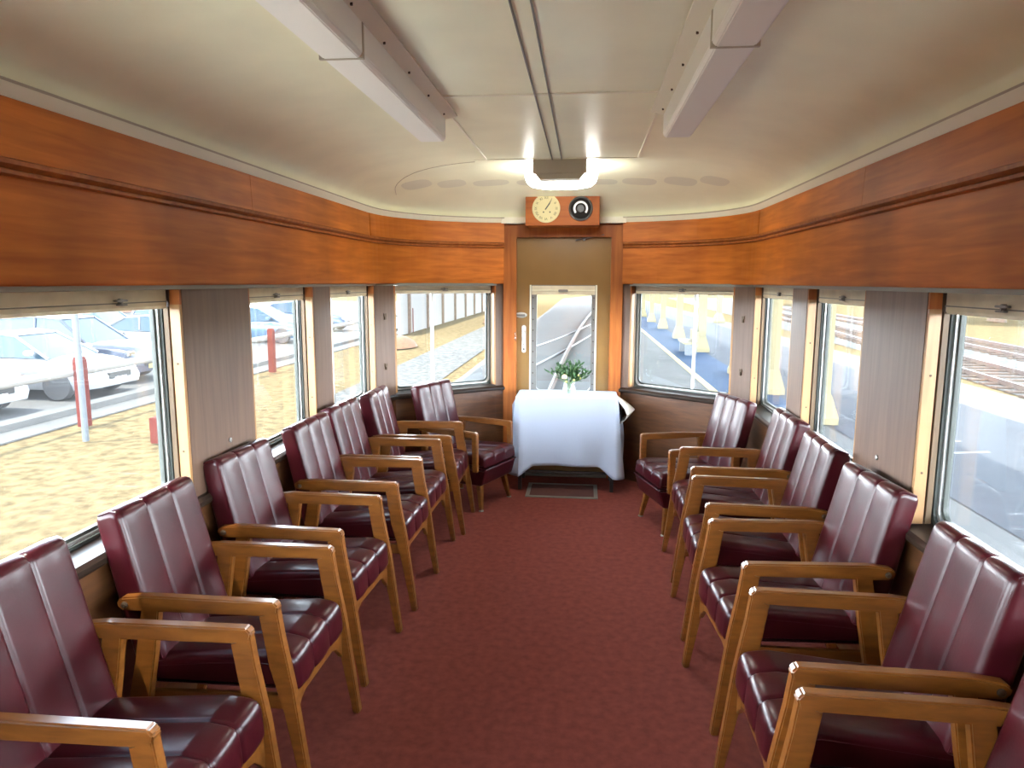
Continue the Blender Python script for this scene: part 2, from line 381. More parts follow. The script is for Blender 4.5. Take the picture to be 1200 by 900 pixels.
for nm, sx in SIDES:
    f = lambda p: (p[0]*sx, p[1])
    L = sx > 0          # direction +y on the right side keeps the room on the left
    window(f((1.365, .9)), f((1.365, 2.56)), L, catches=(.30, .82) if sx < 0 else (.3, .78))
    window(f((1.365, 3.10)), f((1.365, 3.88)), L)
    window(f((1.365, 4.14)), f((1.365, 5.05)), L, mull=.28 if sx < 0 else None)
    window(f(WP[2]), f(WP[3]), L, mull=.40, blind_drop=.06)
    window(f((1.365, -1.3)), f((1.365, .4)), L)
    window(f((1.365, -3.4)), f((1.365, -1.8)), L)
    W_ = walls[nm]
    # piers
    for k, (a, b) in enumerate([(Y0, -3.4), (-1.8, -1.3), (.4, .9)]+PIERS):
        p = MB().box(min(1.365*sx, 1.48*sx), max(1.365*sx, 1.48*sx), a, b, SILL-.03, HEAD+.01).build('window_pier', 'pier', W_, bevel=.001)
        if k == 3:
            q = MB().lathe([(.011, 0), (.011, .004), (.006, .007)], 12, axis='x'); q.v = [(1.364*sx-v[0]*sx, a+.30+v[1], .955+v[2]) for v in q.v]
            q.build('screw_cup', 'steel', p)
        if k == 4:
            q = MB().box(1.352*sx-.003, 1.364*sx+.003, a+.10, a+.118, .86, .9).build('catch', 'screw', p, bevel=.002)
    # corner pier between the last side window and the end window, and post by the door
    o1 = offset(WP, -.12)
    cp = MB().prism([f(WP[1]), f(WP[2]), f(tuple(Vector(WP[2])+Vector((.07, .095)))), f((1.48, 5.12)), f((1.48, 5.05))], SILL-.03, HEAD+.01, 'z').build('corner_pier', 'pier', W_)
    n_ = Vector((WP[1][0]-WP[2][0], WP[1][1]-WP[2][1])).normalized()
    mid = Vector(WP[1]).lerp(Vector(WP[2]), .5); inn = Vector((n_.y, -n_.x))
    if inn.x > 0: inn = -inn
    for zz in (1.40, 1.02):
        q = MB()
        for (a, b, c0, c1, d) in ((-.012, .012, -.012, .012, .006), (-.004, .008, -.035, -.01, .012)):
            vs = []
            for dz in (c0, c1):
                for t, dd in ((a, 0), (b, 0), (b, d), (a, d)):
                    pp = mid+n_*t+inn*dd; vs.append((pp.x*sx, pp.y, zz+dz))
            q.add(vs, [(0, 1, 2, 3), (7, 6, 5, 4), (0, 4, 5, 1), (1, 5, 6, 2), (2, 6, 7, 3), (3, 7, 4, 0)])
        q.build('catch', 'screw', cp)
    MB().prism([f(WP[3]), f((.488, 5.80)), f((.488, 5.92)), f((.61, 5.92)), f((.645, 5.86))], SILL-.03, HEAD+.01, 'z').build('door_post', 'pier', W_)

# ------------------------------------------------------------------ door
D = struct(empty('door_1'))
DY = 5.82
m = MB()
for (x0, x1, z0, z1) in ((-.41, -.27, .0, 2.04), (.28, .42, .0, 2.04), (-.27, .28, .0, .70), (-.27, .28, 1.625, 2.04)):
    m.box(x0, x1, DY, DY+.04, z0, z1)
m.build('door_leaf', 'door', D)
m = MB()
m.prism([(-.49, 0), (-.38, 0), (-.38, 2.01), (.39, 2.01), (.39, 0), (.49, 0), (.49, 2.105), (-.49, 2.105)], 5.772, 5.83, 'y')
m.build('door_frame', 'frame_wood', D, bevel=.004)
fr = MB()
ringframe(fr, lambda u, n, z: (u, n, z), rrect(-.27, .28, .70, 1.625, .004), rrect(-.215, .24, .745, 1.56, .03), DY-.006, DY+.03)
ob = fr.build('window_frame', 'steel', D)
m = MB()
for x in (-.272, .272): m.box(x, x+.012, DY-.014, DY, .70, 1.625)
m.build('frame_lip', 'cream', D)
for x in (-.243, .258):
    for k in range(9): MB().lathe([(.005, 0), (.005, -.003), (.002, -.004)], 8, at=(x, DY-.006, .8+k*.09), axis='y').build('screw', 'screw', ob)
MB().box(-.22, .245, DY+.012, DY+.016, .74, 1.565).build('glass_pane', 'glass', D)
bl = MB().box(-.255, .268, DY-.012, DY-.002, 1.545, 1.618).build('blind', 'blind', D)
MB().box(-.255, .268, DY-.02, DY-.012, 1.578, 1.586).build('blind_bar', 'cream', bl)
MB().box(-.035, .045, DY-.035, DY-.012, 1.568, 1.588).build('blind_pull', 'steel', bl, bevel=.004)
# locks
m = MB().lathe([(.0, -.022), (.026, -.02), (.036, -.012), (.038, 0)], 20, at=(-.335, DY, 1.375), axis='y', sx=1.0, sy=.62)
m.v = [(-.345+(v[0]+.335)*1.35, v[1], v[2]) for v in m.v]
k = m.build('night_latch', 'satin', D)
MB().tube([(-.38, DY-.014, 1.375), (-.31, DY-.018, 1.375)], .010, 10).build('latch_knob', 'steel', k)
lp = MB().prism(rrect(-.338, -.302, 1.06, 1.29, .016), DY-.004, DY+.0, 'y').build('lock_plate', 'satin', D)
MB().tube([(-.32, DY-.02, 1.24), (-.32, DY-.03, 1.2), (-.318, DY-.028, 1.13)], [.009, .007, .005], 8).build('lever_handle', 'chrome', lp, smooth=True)
MB().lathe([(.007, 0), (.007, -.004)], 10, at=(-.32, DY-.004, 1.09), axis='y').build('keyhole', 'black', lp)
MB().box(-.392, -.383, 5.766, 5.774, 1.165, 1.235).build('strike_plate', 'chrome', D)
ck = MB().lathe([(.014, 0), (.014, -.03), (.009, -.034)], 12, at=(.17, DY, 1.995), axis='y').build('door_closer', 'steel', D)
MB().tube([(.1, DY-.03, 1.985), (.17, DY-.03, 2.0), (.33, DY-.045, 2.028)], .006, 6).build('closer_arm', 'steel', ck)
# outside end of the carriage below/around the door is closed by the walls; a threshold
struct(MB().box(-.49, .49, 5.79, 6.0, -.02, .02).build('trim_20', 'greytrim'))

# ------------------------------------------------------------------ ceiling lights
def tube_light(xc, sx, lab):
    """sx=+1: base panel lies towards +x of the lens"""
    t = empty('fluorescent_light', (xc, .8, 2.378)); tag(t, lab, 'ceiling light', 'long fluorescent ceiling lights')
    y1 = 2.37; y0 = -1.2
    ym = 1.2
    for a, b2 in ((y0, ym-.004), (ym+.004, y1)):
        m = MB().prism([(-.062, -.004), (-.062, -.10), (-.05, -.112), (.05, -.112), (.062, -.10), (.062, -.004)], a, b2, 'y')
        o = m.build('lens_cover', 'white_lens', t, bevel=.003)
    MB().box(-.064, .064, ym-.006, ym+.006, -.113, -.002).build('lens_joint', 'housing', t)
    m = MB().prism([(.062*sx, 0), (.062*sx, -.018), (.115*sx, -.006), (.115*sx, 0)], y0, y1, 'y'); b_ = m.build('base_panel', 'cream', t)
    for k in range(6): MB().lathe([(.004, -.021), (.004, -.012)], 8, at=(.075*sx, y1-.1-k*.3, 0)).build('screw', 'screw', b_)
    return t
tube_light(-.505, 1, 'long cream tube light fixture on the ceiling above the left-hand chairs')
tube_light(.568, -1, 'long ribbed tube light fixture on the ceiling above the right-hand chairs')

t = empty('ceiling_lamp', (.02, 4.52, 2.382)); tag(t, 'lit white opal ceiling lamp with a beige metal housing in front of the clock board', 'ceiling light')
prof = []
base = rrect(-.232, .232, -.16, .16, .13, 8)
rings = []
for k, z in ((1, 0), (1, -.05), (.985, -.075), (.95, -.100), (.84, -.122), (.6, -.134), (.2, -.14)):
    rings.append([(p[0]*k, p[1]*k+.08, z) for p in base])
MB().loft(rings).build('opal_bowl', 'lamp', t, smooth=True)
h = MB().box(-.162, .162, -.20, -.09, -.085, 0); h.build('housing', 'housing', t, bevel=.003)
MB().prism([(-.147, -.085), (.147, -.085), (.12, -.118), (-.12, -.118)], -.19, -.085, 'y').build('housing_lip', 'housing', t)

# ------------------------------------------------------------------ clock board
cb = empty('clock_board', (.0, 5.50, 2.082)); tag(cb, 'small veneered board with a clock and a gauge mounted above the end door', 'clock')
top = [(.285-.57*k/12, .225+.025*math.sin(PI*k/12)) for k in range(13)]
MB().prism([(-.285, 0), (.285, 0)]+top, 0, .26, 'y').build('board', 'clockwood', cb, bevel=.003)
c = MB().lathe([(.108, 0), (.108, -.006), (.100, -.009), (.02, -.009)], 40, at=(-.125, 0, .128), axis='y').build('clock_face', 'clockface', cb)
def text_mesh(mb, s, size, cx, y, cz, rot=0):
    cu = bpy.data.curves.new('t', 'FONT'); cu.body = s; cu.size = size; cu.align_x = 'CENTER'; cu.align_y = 'CENTER'
    o = bpy.data.objects.new('t', cu); COL.objects.link(o)
    dg = bpy.context.evaluated_depsgraph_get(); me = bpy.data.meshes.new_from_object(o.evaluated_get(dg))
    vs = [v.co.copy() for v in me.vertices]; fs = [tuple(p.vertices) for p in me.polygons]
    ca, sa = math.cos(rot), math.sin(rot)
    mb.add([(cx+v.x*ca-v.y*sa, y, cz+v.x*sa+v.y*ca) for v in vs], fs)
    bpy.data.objects.remove(o); bpy.data.curves.remove(cu); bpy.data.meshes.remove(me)
for i, s in enumerate(['XII', 'I', 'II', 'III', 'IIII', 'V', 'VI', 'VII', 'VIII', 'IX', 'X', 'XI']):
    m = MB(); a = PI/2-i*PI/6; text_mesh(m, s, .027, -.125+.079*math.cos(a), -.0096, .128+.079*math.sin(a), a-PI/2); m.build('numeral', 'black', c)
m = MB()
for a, l, wd in ((PI/2-math.radians(33), .08, .0028), (PI/2-math.radians(36), .055, .0045)):
    d = Vector((math.cos(a), math.sin(a))); n = Vector((-d.y, d.x)); C_ = Vector((-.125, .128))
    q = [C_-d*.012-n*wd, C_-d*.012+n*wd, C_+d*l*.8+n*wd, C_+d*l, C_+d*l*.8-n*wd]
    MB().prism([tuple(p) for p in q], -.013-l*.01, -.0115-l*.01, 'y').build('hand', 'black', c)
for x in (-.145, -.095): MB().lathe([(.006, -.0098), (.006, -.0105)], 10, at=(x, 0, .100), axis='y').build('winding_hole', 'black', c)
g = MB().lathe([(.092, 0), (.092, -.016), (.086, -.022), (.080, -.016), (.078, -.010), (.02, -.010)], 40, at=(.14, 0, .125), axis='y').build('gauge', 'steel', cb)
MB().lathe([(.078, -.011), (.078, -.0125)], 40, at=(.14, 0, .125), axis='y').build('gauge_dial', 'darkdial', g)
m = MB(); o_, i_ = [], []
for k in range(25):
    a = math.radians(-40+260*k/24); o_.append((.14+.056*math.cos(a), .125+.056*math.sin(a))); i_.append((.14+.041*math.cos(a), .125+.041*math.sin(a)))
for k in range(24): m.prism([o_[k], o_[k+1], i_[k+1], i_[k]], -.0135, -.0126, 'y')
m.build('gauge_scale', 'white', g)
MB().lathe([(.03, -.0127), (.028, -.016)], 24, at=(.14, 0, .125), axis='y').build('gauge_centre', 'black', g)

# ------------------------------------------------------------------ chairs
def poly_normals(P):
    n = len(P); out = []
    A = sum(P[i][0]*P[(i+1) % n][1]-P[(i+1) % n][0]*P[i][1] for i in range(n))
    sg = 1 if A > 0 else -1
    for i in range(n):
        t = (Vector(P[(i+1) % n])-Vector(P[i-1])).normalized(); out.append(Vector((t.y, -t.x))*sg)
    return out
def round_poly(P, radii, k=5):
    """round the corners of a 2D polygon"""
    out = []; n = len(P)
    for i in range(n):
        p = Vector(P[i]); a = Vector(P[i-1]); b = Vector(P[(i+1) % n]); r = radii[i]
        da = (a-p).normalized(); db = (b-p).normalized()
        ang = da.angle(db); d = min(r/math.tan(ang/2), (a-p).length*.49, (b-p).length*.49)
        q0 = p+da*d; q1 = p+db*d
        for j in range(k+1):
            t = j/k; out.append(tuple(q0*(1-t)**2+p*2*t*(1-t)+q1*t*t))
    # densify
    return out
def densify(P, step):
    out = []; n = len(P)
    for i in range(n):
        a = Vector(P[i]); b = Vector(P[(i+1) % n]); k = max(1, int((b-a).length/step))
        for j in range(k): out.append(tuple(a.lerp(b, j/k)))
    return out
def cushion(P, w, seams, r=.018, groove=.006, crown=.007, mask=None, bend=None):
    """side outline P (x,z) extruded across the width, with stitched channels"""
    nrm = poly_normals(P); hw = w/2
    ys = set()
    for k in range(6): a = PI/2*k/5; ys.add(round(hw-r+r*math.sin(a), 5)); ys.add(round(-(hw-r+r*math.sin(a)), 5))
    for s in seams:
        for d in (-.014, -.008, -.004, 0, .004, .008, .014): ys.add(round(s+d, 5))
    edges = [-hw]+sorted(seams)+[hw]
    for a, b in zip(edges, edges[1:]):
        for k in range(1, 5): ys.add(round(a+(b-a)*k/5, 5))
    ys = sorted(ys); rings = []
    for y in ys:
        e = 0
        if abs(y) > hw-r: q = (abs(y)-(hw-r))/r; e = r*(1-math.sqrt(max(0, 1-q*q)))
        g = 0
        for s in seams: g -= groove*math.exp(-((y-s)/.0045)**2)
        cr_ = 0
        for a, b in zip(edges, edges[1:]):
            if a <= y <= b: cr_ = crown*(1-((y-(a+b)/2)/((b-a)/2))**2)
        ring = []
        for i, (p, n) in enumerate(zip(P, nrm)):
            mk = mask(p, n) if mask else 1
            o = (g+cr_)*mk-e
            q = Vector(p)+n*o
            if bend: q = q+bend(y, p)
            ring.append((q.x, y, q.y))
        rings.append(ring)
    return MB().loft(rings)
def tube_loop(P, y, r, closed=False):
    return MB().tube([(p[0], y, p[1]) for p in P], r, 6)

def make_chair():
    root = empty('armchair')
    AW = .2275; th = .018
    # seat
    SP = densify(round_poly([(-.22, .335), (-.22, .435), (.20, .475), (.285, .462), (.292, .345)], [.01, .03, .05, .045, .02]), .03)
    seat = cushion(SP, .405, (-.068, .068), r=.022, groove=.005, crown=.006, mask=lambda p, n: 1 if (n.y > .2 or n.x > .3) else .0).build('seat', 'leather', root, smooth=True)
    for y in (-.200, .200):
        tube_loop([(-.22, .400), (0, .425), (.15, .438), (.235, .432), (.262, .415), (.268, .36)], y, .0035).build('piping', 'leather', seat, smooth=True)
    # back
    BP = densify(round_poly([(-.158, .42), (-.285, .932), (-.372, .905), (-.262, .40)], [.02, .035, .035, .02]), .03)
    back = cushion(BP, .425, (-.07, .07), r=.022, groove=.005, crown=.005, mask=lambda p, n: 1 if (n.x > -.3) else .2).build('backrest', 'leather', root, smooth=True)
    for y in (-.205, .205):
        tube_loop([(-.170, .43), (-.230, .66), (-.282, .88), (-.297, .916), (-.312, .92), (-.355, .905)], y, .004).build('piping', 'leather', back, smooth=True)
    # arms
    for s in (-1, 1):
        y0, y1 = s*AW-th, s*AW+th
        P = [(.254, .650), (.240, .666), (-.19, .662), (-.268, .652), (-.286, .640), (-.286, .622), (-.268, .608), (-.19, .610), (.19, .618), (.247, .62)]
        arm = MB().prism(P, y0, y1, 'y').build('armrest', 'chair_wood', root, bevel=.005)
        MB().lathe([(.011, s*.0), (.011, s*.005), (.006, s*.008)], 12, at=(-.257, s*(AW+th), .63), axis='y').build('bolt', 'screw', arm)
        P = [(.250, .64), (.262, .55), (.292, .38), (.338, 0), (.312, 0), (.258, .29), (.215, .45), (.19, .62)]
        leg = MB().prism(P, y0+.001, y1-.001, 'y').build('leg', 'chair_wood', root, bevel=.004)
        P = [(-.145, .62), (-.172, .45), (-.205, .28), (-.318, 0), (-.342, 0), (-.272, .30), (-.238, .45), (-.205, .62)]
        MB().prism(P, y0+.002, y1-.002, 'y').build('leg', 'chair_wood', root, bevel=.004)
        P = [(.268, .335), (-.22, .315), (-.22, .275), (.272, .285)]
        MB().prism(P, s*(AW-.03)-.010, s*(AW-.03)+.010, 'y').build('side_rail', 'chair_wood', root, bevel=.002)
    # arched front apron
    n = 14; P = [(-.212, .345), (.212, .345)]
    low = []
    for k in range(n+1):
        y = .212-.424*k/n; q = abs(y)/.212
        low.append((y, .305-.075*max(0, (q-.62)/.38)**1.3))
    MB().prism(P+low, .258, .278, 'x').build('apron', 'chair_wood', root, bevel=.002)
    MB().box(-.245, -.22, -.21, .21, .28, .33).build('rear_rail', 'chair_wood', root)
    return root

def make_lounge():
    root = empty('lounge_chair'); AW = .235; th = .018
    SP = densify(round_poly([(-.25, .315), (-.25, .395), (.20, .425), (.275, .415), (.285, .325)], [.01, .03, .04, .04, .02]), .03)
    seat = cushion(SP, .44, (-.073, .073), r=.02, mask=lambda p, n: 1 if (n.y > .2) else .0).build('seat', 'leather', root, smooth=True)
    BP = densify(round_poly([(-.25, .175), (-.25, .312), (.283, .312), (.25, .19)], [.02, .008, .008, .03]), .03)
    MB.base = cushion(BP, .435, (), r=.012, crown=0).build('seat_base', 'leather', root, smooth=True)
    for y in (-.22, .22):
        MB().tube([(-.2, y, .313), (.275, y, .317)], .004, 6).build('piping', 'leather', seat)
    MB().tube([(.288, -.215, .318), (.289, .215, .318)], .004, 6).build('piping', 'leather', seat)
    BP = densify(round_poly([(-.19, .38), (-.315, .885), (-.392, .862), (-.275, .36)], [.02, .035, .03, .02]), .03)
    back = cushion(BP, .44, (-.073, .073), r=.022, groove=.005, crown=.005, mask=lambda p, n: 1 if (n.x > -.3) else .2).build('backrest', 'leather', root, smooth=True)
    for s in (-1, 1):
        y0, y1 = s*AW-th+.01*s, s*AW+th+.01*s
        P = [(.236, .575), (.226, .59), (-.02, .592), (-.27, .58), (-.285, .555), (-.05, .548), (.19, .548), (.232, .548)]
        MB().prism(P, y0, y1, 'y').build('armrest', 'chair_wood', root, bevel=.005)
        MB().prism([(.234, .56), (.236, .30), (.198, .30), (.192, .56)], y0+.001, y1-.001, 'y').build('arm_post', 'chair_wood', root, bevel=.004)
        MB().prism([(-.2, .56), (-.22, .25), (-.26, .25), (-.25, .56)], y0+.001, y1-.001, 'y').build('arm_post', 'chair_wood', root, bevel=.004)
        for xx, dx in ((.2, .035), (-.15, -.06)):
            rings = []
            for t, hwid in ((0, .021), (1, .012)):
                cx = xx+dx*t; cy = s*(.165+.035*t); z = .2*(1-t)
                rings.append([(cx-hwid, cy-hwid, z), (cx+hwid, cy-hwid, z), (cx+hwid, cy+hwid, z), (cx-hwid, cy+hwid, z)])
            lg = MB().loft(rings).build('leg', 'chair_wood', root, bevel=.003)
            MB().lathe([(.018, 0), (.018, .006), (.012, .01)], 12, at=(xx+dx, s*.2, 0)).build('glide', 'steel', lg)
    return root

CH = [ # arm front mid point, turn towards camera (deg), label
 ('L', -.755, 1.565, 0, 'burgundy armchair nearest the camera on the left, cut by the left edge'),
 ('L', -.745, 2.185, 1, 'burgundy armchair under the near left window, second from the camera on the left'),
 ('L', -.755, 2.815, 3, 'burgundy armchair with its back against the wide pier between the left windows'),
 ('L', -.715, 3.490, 2, 'burgundy armchair under the second left window, fourth from the camera'),
 ('L', -.715, 4.000, 2, 'burgundy armchair fifth from the camera on the left, third from the far corner'),
 ('L', -.665, 4.565, -1, 'burgundy armchair on tall legs beside the low lounge chair in the far left corner'),
 ('R', .720, 1.41, 0, 'burgundy armchair cut by the bottom right corner, mostly one wooden armrest'),
 ('R', .740, 1.985, 0, 'burgundy armchair under the near right window with a creased backrest'),
 ('R', .742, 2.655, 5, 'burgundy armchair with its back below the wide plain pier on the right'),
 ('R', .750, 3.330, -1, 'burgundy armchair third from the far end on the right row'),
 ('R', .775, 3.965, 0, 'burgundy armchair on tall legs next to the low lounge chair in the far right corner'),
]
proto = make_chair(); first = True
for side, x, y, th, lab in CH:
    o = proto if first else copy_tree(proto); first = False
    a = math.radians(th); rz = -a if side == 'L' else PI+a
    d = Vector((math.cos(rz), math.sin(rz)))
    o.location = (x-d.x*.248, y-d.y*.248, 0); o.rotation_euler = (0, 0, rz)
    tag(o, lab, 'chair', 'burgundy armchairs along both walls')
lp_ = make_lounge()
for i, (x, y, th, side, lab) in enumerate([(-.46, 5.0, 24, 'L', 'low burgundy lounge chair angled in the far left corner beside the white table'), (.67, 4.65, 17, 'R', 'low burgundy lounge chair angled in the far right corner with short splayed legs')]):
    o = lp_ if i == 0 else copy_tree(lp_)
    a = math.radians(th); rz = -a if side == 'L' else PI+a
    d = Vector((math.cos(rz), math.sin(rz)))
    o.location = (x-d.x*.23, y-d.y*.23, 0); o.rotation_euler = (0, 0, rz); tag(o, lab, 'chair', 'low lounge chairs in the far corners')

# ------------------------------------------------------------------ table, cloth, vase, flowers
TX0, TX1, TY0, TY1 = -.345, .455, 5.36, 5.76
t = empty('table', ((TX0+TX1)/2, (TY0+TY1)/2, 0)); tag(t, 'dark folding table under the white cloth in front of the end door', 'table')
hx, hy = (TX1-TX0)/2, (TY1-TY0)/2
MB().box(-hx+.01, hx-.01, -hy+.01, hy-.01, .715, .74).build('tabletop', 'black', t)
for sx in (-1, 1):
    for sy in (-1, 1): MB().box(sx*(hx-.035)-.014, sx*(hx-.035)+.014, sy*(hy-.035)-.014, sy*(hy-.035)+.014, 0, .715).build('leg', 'black', t, bevel=.003)
MB().box(-hx+.03, hx-.03, -hy+.03, -hy+.045, .14, .16).build('stretcher', 'black', t)
def cloth():
    base = []   # perimeter with outward normal, s, cornerness
    cxs = [(TX1, TY0), (TX1, TY1), (TX0, TY1), (TX0, TY0)]
    r = .03; per = []
    segs = [((TX0+r, TY0), (TX1-r, TY0), (0, -1)), ((TX1, TY0+r), (TX1, TY1-r), (1, 0)), ((TX1-r, TY1), (TX0+r, TY1), (0, 1)), ((TX0, TY1-r), (TX0, TY0+r), (-1, 0))]
    cn = [(TX1-r, TY0+r), (TX1-r, TY1-r), (TX0+r, TY1-r), (TX0+r, TY0+r)]
    for k, (a, b, n) in enumerate(segs):
        L_ = (Vector(b)-Vector(a)).length; m_ = int(L_/.02)
        for j in range(m_+1):
            p = Vector(a).lerp(Vector(b), j/m_); dc = min(j, m_-j)*L_/m_
            per.append((p, Vector(n), dc, k))
        a0 = -PI/2+k*PI/2
        for j in range(1, 8):
            a_ = a0+PI/2*j/8; d = Vector((math.cos(a_), math.sin(a_))); per.append((Vector(cn[k])+d*r, d, 0, k+.5))
    drops = {0: .535, 1: .40, 2: .12, 3: .40}
    rings = []; nv = 22
    def drop(k, dc):
        if k == int(k): base = drops[int(k)]; cnr = max(0, 1-dc/.11)
        else: base = drops[int(k)]; cnr = 1
        if k in (0, .5, 3.5) or (k == 1 and True) or k == 3:
            tgt = .62 if k in (0, .5, 3.5, 1, 3) else base
            return base+(tgt-base)*cnr
        return base
    for v in range(nv+1):
        tt = v/nv; ring = []
        for i, (p, n, dc, k) in enumerate(per):
            cf = math.exp(-(dc/.06)**2)
            dd = drop(k, dc)
            rr = .012
            z = .752-dd*tt
            fl = .004*min(1, tt*5)+.045*cf*tt**1.2+.012*tt*math.sin(i*.33+k)*(1 if k == 0 else 1.6)+.004*tt
            if k in (1, 1.5): fl += .035*math.sin(min(1, tt)*PI)*math.exp(-((p.y-TY1+.03)/.12)**2)
            q = p+n*fl; ring.append((q.x, q.y, z-(.006 if tt > 0 else 0)))
        rings.append(ring)
    m = MB().loft(rings, True, False)
    # top
    k0 = len(m.v); m.v += [(p.x, p.y, .752) for p, n, dc, k in per]; m.f.append(tuple(range(k0, len(m.v))))
    return m
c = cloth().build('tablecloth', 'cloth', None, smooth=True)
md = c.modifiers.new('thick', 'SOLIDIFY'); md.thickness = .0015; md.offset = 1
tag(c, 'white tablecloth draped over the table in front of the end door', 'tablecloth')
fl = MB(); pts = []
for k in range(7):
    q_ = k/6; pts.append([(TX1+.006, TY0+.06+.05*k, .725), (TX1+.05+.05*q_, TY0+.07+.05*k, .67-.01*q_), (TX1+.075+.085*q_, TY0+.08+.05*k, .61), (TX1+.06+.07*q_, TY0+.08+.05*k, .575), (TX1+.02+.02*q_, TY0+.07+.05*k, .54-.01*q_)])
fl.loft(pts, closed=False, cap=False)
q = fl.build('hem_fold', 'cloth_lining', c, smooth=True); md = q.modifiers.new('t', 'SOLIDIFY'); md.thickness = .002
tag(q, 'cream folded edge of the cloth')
VX, VY = .07, 5.52
v = empty('glass_vase', (VX, VY, .754)); tag(v, 'small clear glass vase holding flowers on the white tablecloth', 'vase')
MB().lathe([(.0, .002), (.034, .0), (.05, .02), (.054, .045), (.045, .075), (.04, .095), (.044, .10), (.041, .1), (.037, .094), (.042, .074), (.05, .045), (.046, .022), (.03, .008), (0, .008)], 24).build('bowl', glass('vase_glass', haze=.12), v, smooth=True)
bq = empty('flower_bouquet', (VX, VY, .765)); tag(bq, 'bouquet of dark green leaves with a cream rose standing in the glass vase', 'flowers')
random.seed(3)
st = MB(); lf = MB(); tips = []
def leaf(mb, p, d, L_, w_):
    d = d.normalized(); s = d.cross(Vector((random.uniform(-.4, .4), random.uniform(-1, 1), random.uniform(.2, 1)))).normalized(); n = d.cross(s)
    mb.add([p, p+d*L_*.35+s*w_, p+d*L_*.35+n*w_*.2, p+d*L_*.35-s*w_, p+d*L_*.75+s*w_*.6-n*w_*.2, p+d*L_*.75-s*w_*.6-n*w_*.2, p+d*L_-n*w_*.5],
           [(0, 1, 2), (0, 2, 3), (1, 4, 2), (2, 4, 5), (2, 5, 3), (4, 6, 5)])
for k in range(34):
    a = random.uniform(0, 2*PI); sp_ = random.uniform(.25, 1); hh = random.uniform(.1, .19)+.04*(1-sp_)
    tip = Vector((math.cos(a)*.17*sp_, math.sin(a)*.09*sp_, .07+hh*(1.0-.35*sp_)))
    st.tube([(random.uniform(-.015, .015), random.uniform(-.015, .015), .0), (tip.x*.15, tip.y*.15, .085), tuple(tip)], .0018, 5)
    b0 = Vector((tip.x*.15, tip.y*.15, .085))
    for j in range(9):
        t_ = .3+.75*j/8; p = b0.lerp(tip, t_)
        d = (tip-b0).normalized()+Vector((random.uniform(-1, 1), random.uniform(-1, 1), random.uniform(-.6, .7)))*.9
        leaf(lf, p, d, random.uniform(.03, .055), random.uniform(.006, .011))
st.build('stems', 'stem', bq); lf.build('foliage', 'leaf', bq)
rs = MB()
for rr, hh in ((.022, 0), (.019, .004), (.015, .007), (.010, .010)):
    rs.lathe([(.004, -.018+hh), (rr*.9, -.008+hh), (rr, .004+hh), (rr*.8, .012+hh), (rr*.7, .01+hh)], 10, at=(-.035, -.095, .145))
rs.build('rose', 'rose', bq, smooth=True)
rs = MB()
for (x, y, z) in ((.09, -.05, .13), (.04, -.08, .12), (-.02, -.08, .105), (.075, -.06, .155)):
    rs.lathe([(.002, -.008), (.009, 0), (.006, .008), (.001, .01)], 8, at=(x, y, z))
rs.build('small_blooms', plain('yellow_bloom', (.45, .4, .12)), bq, smooth=True)
# floor mat with metal edge
t = empty('floor_hatch', (.03, 5.36, 0)); tag(t, 'dark rectangular floor mat with a thin metal edge under the white table', 'mat')
MB().box(-.25, .25, -.14, .17, .001, .006).build('mat', 'hatch', t)
m = MB(); ringframe(m, lambda u, n, z: (u, z, n), rrect(-.28, .28, -.17, .2, .002), rrect(-.25, .25, -.14, .17, .002), .0005, .008); m.build('metal_edge', 'greytrim', t)

#EXTERIOR#
# ------------------------------------------------------------------ outside
G = -.95
M['dry'] = plain('dry_grass_ground', (.11, .084, .044), rough=1, var=.38, vs=5, bump=1, bs=14, spec=0)
M['concrete'] = plain('pale_concrete', (.09, .09, .087), rough=.9, var=.08, vs=1.2, spec=.05)
M['asphalt'] = plain('grey_asphalt', (.045, .049, .056), rough=.9, var=.12, vs=1.5, bump=.6, bs=60, spec=.05)
M['bluish'] = plain('blue_shade_asphalt', (.022, .045, .085), rough=.85, var=.08, vs=1, spec=.05)  # darker asphalt, with the blue of the shade put into its colour
M['darkband'] = plain('dark_asphalt', (.13, .14, .155), rough=.9, var=.15, vs=1, spec=.05)
M['yellow'] = plain('yellow_line_paint', (.38, .30, .11), rough=.7, spec=.05)
M['ballast'] = plain('grey_ballast', (.075, .075, .072), rough=1, var=.45, vs=7, bump=1, bs=16, spec=.05)
M['rust'] = plain('rusty_rail', (.05, .03, .022), rough=.6, metal=.4, spec=.05)
M['railtop'] = plain('polished_rail', (.2, .2, .21), rough=.5, metal=.2)
M['sleeper'] = plain('timber_sleeper', (.07, .05, .038), rough=.9, spec=.05)
M['redpost'] = plain('red_brown_post', (.075, .014, .010), rough=.8, spec=.05)
M['whiterail'] = plain('white_painted_rail', (.18, .175, .165), rough=.7, spec=.05)
M['galv'] = plain('galvanised_pole', (.065, .075, .085), rough=.6, metal=.1)
M['tyre'] = plain('tyre_rubber', (.03, .03, .032), rough=.8)
M['carglass'] = plain('car_glass', (.012, .03, .045), rough=.15, coat=0, spec=.35)
M['bark'] = plain('tree_bark', (.10, .07, .05), rough=.9, var=.2, spec=.05)
M['crown'] = plain('tree_leaves', (.035, .07, .02), rough=.7, var=.4, vs=3, spec=.05)
M['bricks'] = plain('red_brick_wall', (.18, .07, .05), rough=.9, var=.2, vs=6, spec=.05)
M['cream_col'] = plain('cream_column_paint', (.15, .13, .075), rough=.6, spec=.05)

